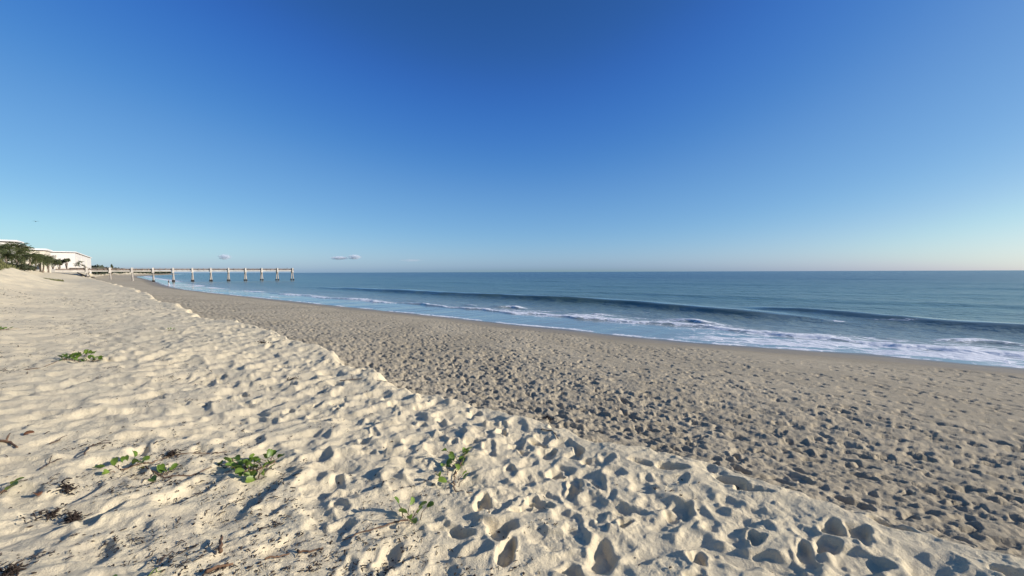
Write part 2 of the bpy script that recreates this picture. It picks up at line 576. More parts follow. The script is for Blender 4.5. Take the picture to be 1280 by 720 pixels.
def sea_material():
    m, nt, b = mat('sea_water')
    tc = N(nt, 'ShaderNodeTexCoord').outputs['Object']
    foam = N(nt, 'ShaderNodeAttribute', attribute_name='foam').outputs['Fac']
    shal = N(nt, 'ShaderNodeAttribute', attribute_name='shallow').outputs['Fac']
    calm = N(nt, 'ShaderNodeAttribute', attribute_name='calm').outputs['Fac']
    # coordinates turned to the shore and stretched along the crests
    mp = N(nt, 'ShaderNodeMapping')
    mp.inputs['Rotation'].default_value = (0, 0, -math.atan2(SY, SX))
    nt.links.new(tc, mp.inputs['Vector'])
    st1 = N(nt, 'ShaderNodeMapping'); st1.inputs['Scale'].default_value = (1, .55, 1)
    nt.links.new(mp.outputs[0], st1.inputs['Vector'])
    sv = st1.outputs[0]
    deep = mixc(nt, ramp(nt, noise(nt, sv, .02, 3), .35, .65), (.066, .138, .112), (.082, .158, .128))
    off = N(nt, 'ShaderNodeAttribute', attribute_name='offing').outputs['Fac']
    deep = mixc(nt, off, deep, (.008, .036, .047))
    c = mixc(nt, shal, deep, (.25, .295, .265))
    nt.links.new(c, b.inputs['Base Color'])
    b.inputs['IOR'].default_value = 1.333
    b.inputs['Specular IOR Level'].default_value = .5
    nt.links.new(ramp(nt, calm, 0, 1, .22, .12), b.inputs['Roughness'])
    h = math_(nt, 'ADD', math_(nt, 'MULTIPLY', noise(nt, sv, 1.1, 4, .6), 1.0), math_(nt, 'MULTIPLY', noise(nt, sv, .16, 3, .5), 2.2))
    bp = N(nt, 'ShaderNodeBump'); bp.inputs['Distance'].default_value = .40
    nt.links.new(ramp(nt, calm, 0, 1, .8, .03), bp.inputs['Strength'])
    nt.links.new(h, bp.inputs['Height'])
    nt.links.new(bp.outputs[0], b.inputs['Normal'])
    # foam: broken lace
    fb, = [N(nt, 'ShaderNodeBsdfPrincipled')]
    fb.inputs['Base Color'].default_value = (.80, .82, .83, 1)
    fb.inputs['Roughness'].default_value = .8
    fb.inputs['Specular IOR Level'].default_value = .2
    v = N(nt, 'ShaderNodeTexVoronoi', feature='DISTANCE_TO_EDGE')
    v.inputs['Scale'].default_value = 2.1
    wv = N(nt, 'ShaderNodeVectorMath', operation='ADD')
    wn = N(nt, 'ShaderNodeTexNoise'); wn.inputs['Scale'].default_value = 1.2; wn.inputs['Detail'].default_value = 4
    nt.links.new(sv, wn.inputs['Vector'])
    nt.links.new(sv, wv.inputs[0]); nt.links.new(wn.outputs['Color'], wv.inputs[1])
    nt.links.new(wv.outputs[0], v.inputs['Vector'])
    lace = math_(nt, 'SUBTRACT', math_(nt, 'ADD', noise(nt, sv, 3.8, 7, .7), .20), math_(nt, 'MULTIPLY', v.outputs['Distance'], 1.6))
    k = math_(nt, 'ADD', lace, foam)
    fac = math_(nt, 'MULTIPLY', ramp(nt, k, .92, 1.12), ramp(nt, foam, .04, .2))
    veil = math_(nt, 'MULTIPLY', ramp(nt, foam, .12, .9, 0, .42), ramp(nt, noise(nt, sv, 1.3, 5, .6), .32, .6, .35, 1))
    fac = math_(nt, 'MAXIMUM', fac, veil)
    ms = N(nt, 'ShaderNodeMixShader')
    nt.links.new(fac, ms.inputs[0])
    nt.links.new(b.outputs[0], ms.inputs[1]); nt.links.new(fb.outputs[0], ms.inputs[2])
    fbp = N(nt, 'ShaderNodeBump'); fbp.inputs['Distance'].default_value = .08; fbp.inputs['Strength'].default_value = .6
    nt.links.new(lace, fbp.inputs['Height']); nt.links.new(fbp.outputs[0], fb.inputs['Normal'])
    nt.links.new(ms.outputs[0], nt.nodes['Material Output'].inputs['Surface'])
    return m


M = dict(
    leaf=simple('vine_leaf', (.115, .19, .024), .42, .35, 30, trans=.30, spec=.5),
    leaf_pale=simple('vine_leaf_young', (.19, .28, .045), .42, .25, 30, trans=.35, spec=.5),
    leaf_yellow=simple('vine_leaf_yellowed', (.42, .34, .03), .5, .25, 25, trans=.3),
    stem=simple('vine_stem', (.16, .095, .055), .8, .3, 40),
    twig=simple('dead_twig', (.10, .07, .05), .9, .35, 40),
    weed=simple('dried_seaweed', (.040, .028, .021), .9, .5, 25),
    dead_leaf=simple('dead_leaf', (.17, .075, .035), .8, .3, 30),
    palm=simple('palm_frond', (.082, .098, .036), .6, .4, .5, trans=.15),
    palm_trunk=simple('palm_trunk', (.23, .19, .15), .95, .3, 4),
    grape=simple('sea_grape_leaf', (.062, .074, .032), .6, .4, .6, trans=.1),
    shrub=simple('shrub_leaf', (.035, .043, .020), .7, .4, .7),
    bark=simple('tree_bark', (.17, .14, .11), .95, .3, 5),
    grass=simple('dune_grass_blade', (.135, .135, .050), .75, .45, .25, trans=.15),
    woods=simple('far_canopy', (.040, .052, .034), .8, .5, .03),
    white=simple('white_stucco', (.68, .65, .585), .85, .05, .3),
    cream=simple('cream_stucco', (.64, .585, .47), .85, .06, .3),
    trim=simple('white_trim', (.74, .725, .69), .7, .04, .5),
    glass=simple('window_glass', (.05, .06, .07), .12, .1, .5, spec=.6),
    concrete=simple('pier_concrete', (.54, .505, .44), .9, .2, .6),
    pile=simple('pier_pile', (.38, .35, .305), .9, .3, 1.2),
    mussel=simple('pile_growth', (.035, .033, .032), .95, .3, 3),
    pipe=simple('rusty_pipe', (.235, .185, .150), .8, .35, .35),
    wallc=simple('seawall_cream', (.74, .69, .58), .9, .06, .4),
    timber=simple('weathered_timber', (.09, .075, .06), .95, .3, 2),
    bird=simple('bird_dark', (.035, .033, .035), .8, .2, 6),
    skin=simple('skin', (.42, .26, .18), .6, .05, 8),
    shirt=simple('dark_shirt', (.03, .035, .05), .9, .1, 10),
    trousers=simple('pale_trousers', (.74, .72, .68), .9, .06, 10),
    hair=simple('dark_hair', (.03, .022, .018), .7, .2, 30),
    shoe=simple('dark_shoe', (.04, .04, .04), .7, .1, 10),
)

# ------------------------------------------------------------------ the beach
ang = np.radians(np.concatenate([np.arange(-180, -69, 1.5), np.arange(-68, 68, .098), np.arange(68.5, 180.1, 1.5)]))
ang[-1] = math.pi
rad = radii_list(.25, 7000, lambda r: .05 if r < .9 else .014 if r < 2.2 else min(r * r / 1000, r * .0078) if r < 130 else r * .016 if r < 600 else r * .06)
X, Y, Rr, F = polar(ang, rad)
Z = np.empty_like(X)
CH = 400000
for i in range(0, len(X), CH):
    sl = slice(i, i + CH)
    Z[sl] = base_height(X[sl], Y[sl]) + relief(X[sl], Y[sl], Rr[sl])
s_, t_ = st(X, Y)
e_ = edge_line(t_); S_ = shore_s(t_)
upper = sstep(.20, .02, s_ - e_ + .22 * fbm(X / .4, Y / .4, 3, 91))
wet = sstep(5.2, 3.0, S_ - s_ + .9 * fbm(t_ / 5, s_ / 2, 3, 93)) * .6 + .4 * sstep(2.2, .5, S_ - s_ + .5 * fbm(t_ / 3, s_ / 1.2, 3, 94))


def turf_mask(s, t):
    """where dune plants cover the sand"""
    n = fbm(s / 2.5, t / 6, 3, 95)
    front = np.interp(s, [-30, -8, -3.9, -3.3, -2.7, -.65, 1.2], [44, 52, 60, 72, 90, 109, 111])
    width = np.interp(s, [-30, -5, -3.5, -2.5, -.6, 1.2, 1.8], [90, 80, 40, 24, 15, 9, .01])
    q = t + 7 * n
    return sstep(front - 2, front + 3, q) * sstep(front + width + 2, front + width - 2, q) * sstep(2.0, 1.2, s)


turf = turf_mask(s_, t_) * (s_ < e_)
me = np_mesh('beach', np.stack([X, Y, Z], 1), F)
attr(me, 'upper', upper); attr(me, 'wet', wet); attr(me, 'turf', turf * .85)
beach = tag(link('beach', me, sand_material()), kind='structure')
del Z, upper, wet, turf, s_, t_, e_, S_


def hit(px, py, dz=0.):
    """the spot on the beach seen in a given direction"""
    c = (px - 640) / FPX, -(py - 360) / FPX
    cr, sr = math.cos(ROLL), math.sin(ROLL)
    x, y = c[0] * cr + c[1] * sr, -c[0] * sr + c[1] * cr
    d = Vector((x, math.cos(PITCH) + y * math.sin(PITCH), -math.sin(PITCH) + y * math.cos(PITCH)))
    k = np.geomspace(1.2, 400, 3000)
    hz = base_height(d.x * k, d.y * k) + dz
    below = np.nonzero(EYE + d.z * k < hz)[0]
    k0 = k[below[0]] if len(below) else 400
    return d.x * k0, d.y * k0


def ground(x, y):
    return float(height(x, y)[0])


# ------------------------------------------------------------------ the sea
ang = np.radians(np.concatenate([np.arange(-100, -66, 1.), np.arange(-65, 66, .11), np.arange(66.5, 140, 1.)]))
rad = radii_list(9, 60000, lambda r: min(r * r / 1500, .0055 * r) if r < 150 else .008 * r if r < 500 else .02 * r if r < 4000 else .12 * r)
X, Y, Rr, F = polar(ang, rad)
s, t = st(X, Y)
S = shore_s(t)
sg = s - S                                    # distance out from the water line
fade = np.clip(1.4 - Rr / 500, 0, 1)
wt = .9 * perlin(t / 16, t * 0 + .4, 101) + .35 * perlin(t / 4.5, t * 0 + 2.4, 102)


def crest(x, ws, wo):
    return np.where(x < 0, np.exp(-(x / ws) ** 2), np.exp(-(x / wo) ** 2))


out = sstep(3, 14, sg)
Zs = np.zeros_like(X)
# two crests about to break
cA = 41.4 - S - 4.6 * sstep(27, 2, t) - .5 + wt * .7
aA = sstep(-3, 12, t) * sstep(130, 55, t) * (.52 + .10 * perlin(t / 11, t * 0 + 7.7, 103))
A = crest(sg - (41.0 - S - 4.6 * sstep(27, 2, t) + wt * .5), .95, 4.2)
B = crest(sg - (43.2 - S - 6.0 * sstep(14, -6, t) + wt * .4), .95, 4.2)
aB = sstep(15, 4, t) * (.46 + .08 * perlin(t / 9, t * 0 + 1.7, 104))
Zs += A * aA + B * aB
# trough in front of them, old swell farther out
Zs -= .05 * np.exp(-((sg - 15.5) / 4) ** 2) * sstep(100, 50, t)
for i, (c0, amp, w) in enumerate(((62, .26, 4.5), (88, .30, 6), (121, .30, 7), (165, .3, 9), (225, .3, 11))):
    ww = 3.5 * perlin(t / 60, t * 0 + i, 110 + i)
    Zs += amp * crest(s - c0 - ww, w * .55, w) * (.55 + .6 * perlin(t / 38, t * 0 + i * 3.3, 120 + i)) * sstep(.0, .2, fade)
Zs += out * fade * (.085 * fbm(s / 7, t / 17, 2, 131) + .040 * fbm(s / 1.9, t / 4.2, 2, 133) + .016 * perlin(s / .75, t / 1.7, 135))
# small bores running in over the shallows
bw = 5.6 + 1.0 * perlin(t / 7, t * 0 + .9, 141) + .5 * perlin(t / 2.1, t * 0 + 3.9, 142) - 3.2 * sstep(10, -1, t)
bore = np.where(sg - bw < 0, np.exp(-((sg - bw) / .22) ** 2), np.exp(-((sg - bw) / 2.6) ** 2))
ab = (.10 + .10 * perlin(t / 5, t * 0 + 5.1, 143)) * sstep(130, 60, t)
bw2 = 8.3 + .9 * perlin(t / 6, t * 0 + 6.9, 145) + .5 * perlin(t / 1.7, t * 0 + 8.9, 146) - 2.2 * sstep(14, 2, t)
bore2 = np.where(sg - bw2 < 0, np.exp(-((sg - bw2) / .25) ** 2), np.exp(-((sg - bw2) / 1.8) ** 2))
ab2 = np.clip(.02 + .24 * perlin(t / 4.3, t * 0 + 1.1, 147), 0, 1) * sstep(60, 30, t)
Zs += np.clip(ab, 0, 1) * bore + ab2 * bore2
# swash lobes
lobes = .055 * perlin(t / 3.3, t * 0 + 2.9, 151) + .028 * perlin(t / 1.1, t * 0 + 4.4, 152) + .10 * perlin(t / 12, t * 0 + 6.1, 153)
Zs += .04 + lobes * sstep(7, 1, sg) + .012 * fbm(s / .6, t / 1.1, 2, 155) * sstep(0, 2, sg) * sstep(14, 5, sg)
sand = base_height(X, Y)
depth = Zs - sand
# cut the sheet off a little way under the sand
edge_line_foam = np.exp(-((depth - .022) / .030) ** 2) * (.55 + .7 * perlin(t / 2.3, t * 0 + 3.3, 161))
zone_r = sstep(13, 3, t)                       # frothy end, to the right
zone_m = sstep(60, 32, t) * (1 - zone_r)
zone_l = (1 - sstep(60, 32, t)) * sstep(180, 120, t)
n1 = fbm((sg + .7 * perlin(s / 2, t / 3, 170)) / 1.1, t / 3.2, 4, 171)
n2 = fbm(s / .45, t / 1.3, 3, 173)
foam = np.zeros_like(X)
foam += zone_r * (sstep(8.0, 3.2, sg + 2.6 * n1) * sstep(-.5, .4, sg) * (.50 + .22 * sstep(5, 1.5, sg) + .85 * n1 + .7 * n2))
foam += zone_m * (np.exp(-((sg - 6.6 - 2.2 * sstep(30, 12, t)* .0) / 2.3) ** 2) * sstep(38, 20, t) * (.48 + .85 * n1 + .4 * n2)
                  + np.exp(-((sg - bw - .25) / .30) ** 2) * .75
                  + .25 * sstep(6, 2, sg) * np.maximum(n1, 0) * 2)
foam += zone_l * (np.exp(-((sg - bw - .4) / 1.1) ** 2) * (.62 + .8 * perlin(t / 9, t * 0 + 2.3, 175))
                  + np.exp(-((sg - 2.3) / .8) ** 2) * np.clip(1.5 * perlin(t / 13, t * 0 + 5.3, 176), 0, 1))
foam += zone_r * np.exp(-((sg - bw - .3) / .5) ** 2) * .4 + (zone_r + zone_m) * np.clip(ab2 * 5, 0, .9) * np.exp(-((sg - bw2 - .3) / .5) ** 2)
foam = np.maximum(foam, np.clip(edge_line_foam, 0, 1) * 1.05)
# the curl of foam where the low wave wraps round in front of the far walker
cx, cy = xy(float(shore_s(156)) + 3.5, 156)
ring = np.hypot((s - float(shore_s(158)) - 2.6) / 3.0, (t - 150) / 13)
foam = np.maximum(foam, np.exp(-((ring - 1) / .28) ** 2) * .95)
# far shore break beyond the pier
foam = np.maximum(foam, sstep(190, 230, t) * sstep(900, 500, t) * np.exp(-((sg - 6) / 2.2) ** 2) * (.8 + .5 * perlin(t / 17, t * 0 + 1.9, 178)))
# a few stray streaks farther out
foam = np.maximum(foam, np.clip(fbm(s / 1.2, t / 7, 3, 181) * 2.6 - .75, 0, .75) * sstep(8, 11, sg) * sstep(19, 13, sg) * sstep(30, 10, t))
foam = np.clip(foam, 0, 1.2)
Zs += .045 * np.clip(foam - .3, 0, 1) * np.abs(fbm(s / .5, t / .8, 3, 191)) * 2 * sstep(90, 50, Rr) * sstep(1.0, 2.5, sg)
shallow = sstep(23, 3, sg) * .85 + .15 * sstep(60, 12, sg)
calm = sstep(7.5, 4.0, sg - (bw - 5.6))
calm = np.maximum(calm, .75 * np.clip((A * aA + B * aB) / .35, 0, 1))
# drop faces that lie well under the land
fc = (sg[F].max(1) > -4.5)
me = np_mesh('sea', np.stack([X, Y, Zs], 1), F[fc])
attr(me, 'offing', sstep(25, 260, sg)); attr(me, 'foam', foam); attr(me, 'shallow', np.clip(shallow, 0, 1)); attr(me, 'calm', calm)
sea = tag(link('sea', me, sea_material()), kind='structure')
del X, Y, Zs, foam, sand, depth, n1, n2, F

# ------------------------------------------------------------------ beach vines
LEAF_OUT = [(0, 0), (.16, .20), (.42, .34), (.70, .37), (.92, .28), (1.0, .14), (.93, 0), (1.0, -.14), (.92, -.28), (.70, -.37), (.42, -.34), (.16, -.20)]


def leaf(mb, p, size, yaw, pitch, roll, fold=.35):
    """two-lobed leaf folded along its midrib"""
    q = Matrix.Rotation(yaw, 3, 'Z') @ Matrix.Rotation(-pitch, 3, 'Y') @ Matrix.Rotation(roll, 3, 'X')
    vs = []
    for x, y in LEAF_OUT:
        vs.append(Vector((x, y * .95, abs(y) * fold - .18 * x * x)) * size)
    for x in (.25, .5, .75):
        vs.append(Vector((x, 0, -.18 * x * x)) * size)
    m0, m1, m2 = 12, 13, 14
    fs = [(0, m0, 1), (1, m0, 2), (2, m0, m1), (2, m1, 3), (3, m1, m2), (3, m2, 4), (4, m2, 6), (4, 6, 5),
          (0, 11, m0), (11, 10, m0), (10, m1, m0), (10, 9, m1), (9, m2, m1), (9, 8, m2), (8, 6, m2), (8, 7, 6)]
    mb.add([q @ v + Vector(p) for v in vs], fs)


def vine(loc, spots, runners, label, yellow=(), size=(.05, .09), tall=(.004, .04), pale=.4):
    """spots: (dx, dy, n) tufts of leaves; runners: polylines on the sand, all relative to loc"""
    x0, y0 = loc
    z0 = ground(x0, y0)
    root = empty('beach_vine', (x0, y0, z0), 0, label, 'beach vine', 'green vines creeping over the sand')
    lm, pm, sm = MB(), MB(), MB()
    for run in runners:
        pts = []
        for (a, b), (c, d) in zip(run[:-1], run[1:]):
            for k in range(6):
                f = k / 6
                pts.append((a + (c - a) * f + random.gauss(0, .006), b + (d - b) * f + random.gauss(0, .006)))
        pts.append(run[-1])
        zz = height([x0 + p[0] for p in pts], [y0 + p[1] for p in pts]) - z0
        zz = np.convolve(np.pad(zz, 2, mode='edge'), np.ones(5) / 5, 'valid')
        sm.tube([(p[0], p[1], z + .008) for p, z in zip(pts, zz)], [.0055 - .0025 * i / len(pts) for i in range(len(pts))], 5)
    for dx, dy, n in spots:
        for k in range(int(n * 1.1 + .5)):
            a, rr = random.uniform(0, 6.28), random.uniform(0, .05)
            px, py = dx + math.cos(a) * rr, dy + math.sin(a) * rr
            gz = ground(x0 + px, y0 + py) - z0
            h = random.uniform(*tall)
            tip = Vector((px + math.cos(a) * .045, py + math.sin(a) * .045, gz + h))
            sm.tube([(px, py, gz - .01), (px + math.cos(a) * .015, py + math.sin(a) * .015, gz + h * .6), tip], [.003, .0025, .002], 4)
            leaf(pm if random.random() < pale else lm, tip, random.uniform(*size), a + random.gauss(0, .8), random.uniform(0, 1.15),
                 random.gauss(0, .6), random.uniform(.25, .9))
    sm.build('stem', M['stem'], root, True)
    if lm.v: lm.build('foliage', M['leaf'], root, True)
    if pm.v: pm.build('young_foliage', M['leaf_pale'], root, True)
    for dx, dy in yellow:
        gz = ground(x0 + dx, y0 + dy) - z0
        ym = MB(); leaf(ym, (dx, dy, gz + .035), .075, random.uniform(3, 5), .5, .3, .15)
        tag(ym.build('leaf', M['leaf_yellow'], root, True), 'yellowed leaf lying low on the vine')
    return root


def rel(a, b):
    return b[0] - a[0], b[1] - a[1]


def vine_at(px, py, tufts, runs, label, yel=(), **kw):
    o = hit(px, py)
    sp = [(*rel(o, hit(a, b)), n) for a, b, n in tufts]
    rn = [[rel(o, hit(a, b)) for a, b in r] for r in runs]
    return vine(o, sp, rn, label, [rel(o, hit(a, b)) for a, b in yel], **kw)


vine_at(180, 588, [(150, 584, 4), (162, 581, 3), (171, 580, 2), (197, 593, 4), (209, 589, 2)],
        [[(150, 585), (165, 582), (190, 580), (212, 566), (250, 564), (284, 563)], [(180, 583), (205, 594), (240, 593), (265, 584)]],
        'low green vine with one yellow leaf beside a long dry runner stem', yel=[(180, 587)])
vine_at(312, 594, [(287, 574, 3), (305, 580, 5), (312, 592, 7), (322, 594, 6), (336, 580, 5), (300, 588, 4), (345, 576, 2), (328, 585, 4)],
        [[(282, 566), (296, 578), (312, 592), (334, 584)], [(312, 594), (345, 578)]],
        'bushy green vine clump at the right end of the long dry stem', size=(.05, .085), tall=(.01, .06))
vine_at(567, 600, [(572, 573, 4), (578, 577, 4), (567, 585, 3), (560, 595, 3), (566, 603, 3), (574, 583, 2)],
        [[(580, 574), (572, 586), (566, 600), (570, 612), (590, 618)]],
        'vine climbing in a vertical string of leaves between the fresh footprints', size=(.05, .075), tall=(.015, .07), pale=.7)
vine_at(512, 652, [(509, 650, 4), (516, 649, 3), (512, 653, 2)], [[(513, 652), (490, 658), (460, 668), (430, 676)]],
        'smallest sprig of upright leaves in the lower middle foreground', size=(.05, .07), tall=(.02, .085), pale=.7)
vine_at(97, 452, [(x, y, 4) for x, y in ((78, 450), (84, 449), (90, 446), (96, 447), (102, 447), (108, 448), (114, 449), (120, 450), (88, 451), (100, 452), (82, 452))],
        [[(20, 462), (50, 461), (75, 452), (100, 450), (124, 450)]],
        'dark green vine mat, the widest plant, farther up the sand on the left', size=(.06, .10), tall=(.01, .06), pale=.12)
vine_at(3, 614, [(1, 613, 3), (7, 612, 2), (-4, 615, 3)], [[(6, 612), (-12, 618), (-40, 622)]],
        'few green leaves entering at the left edge of the picture', pale=.3)
vine_at(170, 728, [(167, 727, 2), (172, 729, 2)], [[(170, 728), (185, 734), (210, 740)]],
        'single pale green leaf tip at the bottom edge of the picture', pale=1., tall=(.005, .02), size=(.04, .05))
vine_at(4, 413, [(1, 413, 5), (6, 412, 4), (-4, 413, 5)], [[(-10, 414), (14, 411), (24, 411)]],
        'small distant vine patch cut by the left edge near the dune foot', pale=.2)
vine_at(213, 412, [(211, 412, 3), (217, 412, 3)], [[(205, 413), (222, 411)]],
        'tiny green sprout patch at the far edge of the littered sand', pale=.2, size=(.04, .06), tall=(.02, .05))

# ------------------------------------------------------------------ twigs, clumps of weed, litter


def twig(pts, r, label, forks=1, m='twig', lift=.012):
    w = [hit(a, b) for a, b in pts]
    x0, y0 = w[0]
    z0 = ground(x0, y0)
    mb = MB()
    P = []
    for (a, b), (c, d) in zip(w[:-1], w[1:]):
        for k in range(5):
            f = k / 5
            P.append((a + (c - a) * f + random.gauss(0, .004), b + (d - b) * f + random.gauss(0, .004)))
    P.append(w[-1])
    zz = height([p[0] for p in P], [p[1] for p in P])
    zz = np.convolve(np.pad(zz, 4, mode='edge'), np.ones(9) / 9, 'valid')
    pts3 = [(p[0] - x0, p[1] - y0, z - z0 + lift) for p, z in zip(P, zz)]
    mb.tube(pts3, [r * (1 - .5 * i / len(P)) for i in range(len(P))], 5)
    for k in range(forks):
        i = random.randrange(2, len(P) - 1)
        a = Vector(pts3[i])
        d = Vector((random.gauss(0, 1), random.gauss(0, 1), .35)).normalized() * random.uniform(.06, .14)
        mb.tube([a, a + d * .5 + Vector((0, 0, .01)), a + d], [r * .6, r * .5, r * .3], 4)
    o = mb.build('twig', M[m], None, True)
    o.location = (x0, y0, z0)
    return tag(o, label, 'twig', 'twigs lying on the dry sand')


twig([(0, 555), (12, 556), (22, 562)], .012, 'thick pale stick end at the left edge below the brown leaf', 1, 'stem')
twig([(200, 718), (208, 703), (214, 698), (219, 700)], .004, 'thin curved dark twig arching up near the bottom edge', 0, lift=.03)
twig([(258, 724), (275, 717), (292, 713)], .011, 'stout reddish brown stick at the bottom edge', 0, 'stem')
twig([(332, 704), (346, 700), (362, 695)], .006, 'straight brown twig right of the stout reddish stick', 0, 'stem')
twig([(275, 700), (276, 690), (277, 677)], .012, 'short upright driftwood stub casting a dark shadow', 0, 'stem', lift=.035)
twig([(105, 573), (112, 562), (124, 557), (138, 554)], .006, 'long dark forked twig above the yellow leafed vine', 3)
twig([(62, 554), (70, 550), (75, 548)], .007, 'short club ended twig right of the brown leaf', 1)
twig([(372, 690), (388, 691), (404, 688)], .007, 'brown stick lying level, rightmost along the bottom edge litter', 0, 'stem')
twig([(50, 586), (62, 580), (78, 575)], .005, 'crooked thin twig left of the yellow leafed vine', 2)
twig([(676, 538), (690, 541), (698, 549)], .006, 'curved dark twig at the rim of the pale sand, right of centre', 0)
twig([(425, 456 + 20), (452, 474), (490, 478)], .007, 'slim dark twig lying on pale sand behind the middle', 1)


def weed_clump(px, py, w, label, n=26):
    x0, y0 = hit(px, py)
    z0 = ground(x0, y0)
    mb = MB()
    for k in range(n * 2):
        a, rr = random.uniform(0, 6.28), min(abs(random.gauss(0, w * .40)), w * .9)
        x, y = math.cos(a) * rr, math.sin(a) * rr * .7
        z = ground(x0 + x, y0 + y) - z0 + random.uniform(0, .035)
        d = Vector((random.gauss(0, 1), random.gauss(0, 1), random.gauss(0, .45))).normalized() * random.uniform(.015, .05)
        p = Vector((x, y, z))
        mb.tube([p, p + d * .4 + Vector((random.gauss(0, .006), random.gauss(0, .006), random.uniform(-.005, .012))), p + d], [.002, random.uniform(.002, .006), .0015], 4)
    o = mb.build('seaweed_clump', M['weed'], None, True)
    o.location = (x0, y0, z0)
    return tag(o, label, 'seaweed', 'clumps of dried seaweed on the sand')


weed_clump(93, 644, .07, 'upright dark seaweed tuft throwing a long shadow, lower left', 40)
weed_clump(62, 640, .17, 'loose scatter of seaweed just left of the upright dark tuft', 30)
weed_clump(12, 718, .10, 'black heap of seaweed in the bottom left corner', 34)
weed_clump(85, 612, .08, 'dark flat seaweed clump below the crooked thin twig', 30)
weed_clump(328, 428, .22, 'dark seaweed heap on the berm edge beyond the vine mat', 40)
weed_clump(366, 473, .13, 'dark seaweed streak on the pale sand left of centre', 30)
weed_clump(215, 565, .10, 'tangle of dead seaweed on the dry runner stem', 34)
weed_clump(685, 523, .10, 'reddish black weed beside the deep hollow under the berm edge', 22)


def dead_leaf(px, py, label, size=.09):
    x0, y0 = hit(px, py)
    mb = MB(); leaf(mb, (0, 0, .012), size, random.uniform(0, 6), .15, .3, .5)
    o = mb.build('dead_leaf', M['dead_leaf'], None, True)
    o.location = (x0, y0, ground(x0, y0))
    o.modifiers.new('thick', 'SOLIDIFY').thickness = .002
    return tag(o, label, 'dead leaf')


dead_leaf(29, 547, 'curled rust brown dead leaf above the thick pale stick', .075)
dead_leaf(48, 620, 'flat dull brown dead leaf right of the edge vine', .07)


def litter():
    """countless scraps of dry weed"""
    V, Fc = [], []
    n = 0
    pts = []
    # mostly on the upper sand, gathered in bands
    cand = 60000
    Yc = 1.6 + 24 * rng.random(cand) ** 1.9
    Xc = Yc * (-1.25 + 1.9 * rng.random(cand))
    s, t = st(Xc, Yc)
    d = fbm(Xc / .8, Yc / .5, 3, 201) + .55 * perlin(s / 1.6, t / 5, 203)
    left = sstep(3.0, -.2, s - edge_s(t) + 3.4)
    keep = (s < edge_line(t) + .1) & (s > -6) & (rng.random(cand) < np.clip((d - .02) * 2.4, 0.035, 1) * (.12 + .70 * left))
    Xc, Yc = Xc[keep], Yc[keep]
    Zc = height(Xc, Yc)
    for x, y, z in zip(Xc, Yc, Zc):
        r = math.hypot(x, y)
        L = random.choice((.006, .008, .012, .018, .03)) * random.uniform(.7, 1.3) * (1 + r / 16)
        w = L * random.uniform(.10, .3) if L > .02 else L * random.uniform(.4, .9)
        a = random.gauss(.9, .9)
        ca, sa = math.cos(a), math.sin(a)
        b = len(V)
        bend = random.gauss(0, .25) * L
        for k, (u, ww, hh) in enumerate(((-.5, .5, 0.), (0., 1., random.uniform(.1, .35)), (.5, .4, random.uniform(0, .3)))):
            cx, cy = x + ca * u * L - sa * bend * (k == 1), y + sa * u * L + ca * bend * (k == 1)
            zz = z + .002 + hh * L
            V += [(cx - sa * w * ww * .5, cy + ca * w * ww * .5, zz), (cx + sa * w * ww * .5, cy - ca * w * ww * .5, zz), (cx, cy, zz + w * .35)]
        for k in (0, 3):
            for i in range(3):
                j = (i + 1) % 3
                Fc.append((b + k + i, b + k + j, b + k + 3 + j, b + k + 3 + i))
    me = np_mesh('seaweed_litter', np.array(V), np.array(Fc), False)
    return tag(link('seaweed_litter', me, M['weed']), 'scattered dry seaweed scraps over the pale upper sand', 'seaweed litter', kind='stuff')


litter()

# ------------------------------------------------------------------ dune plants
V, Fc = [], []
cand = 60000
tt = rng.uniform(34, 175, cand); ss = rng.uniform(-16, 5, cand)
tm = turf_mask(ss, tt)
ok = (tm > .3) & (rng.random(cand) < tm) & (ss < edge_s(tt) - 2.0)
gx, gy = xy(ss[ok], tt[ok])
gz = base_height(gx, gy)
for x, y, z in zip(gx, gy, gz):
    h = random.uniform(.12, .42)
    a = random.uniform(0, 6.28)
    b = len(V)
    w = random.uniform(.03, .09)
    ca, sa = math.cos(a), math.sin(a)
    lx, ly = random.gauss(-.12, .12), random.gauss(.05, .12)
    V += [(x - ca * w, y - sa * w, z - .02), (x + ca * w, y + sa * w, z - .02), (x + lx * .5 + ca * w * .7, y + ly * .5 + sa * w * .7, z + h * .65),
          (x + lx, y + ly, z + h)]
    Fc.append((b, b + 1, b + 2, b + 3))
tag(link('dune_grass', np_mesh('dune_grass', np.array(V), np.array(Fc), False), M['grass']),
    'low green grass and creepers covering the dune on the left', 'dune grass', kind='stuff')

# ------------------------------------------------------------------ trees
def place(px, d):
    """a spot d metres ahead, in the photo column px"""
    return (px - 640) / FPX * d, d


def top_z(px, py, d):
    return EYE + (340 + (640 - px) * .0034 - py) / FPX * d


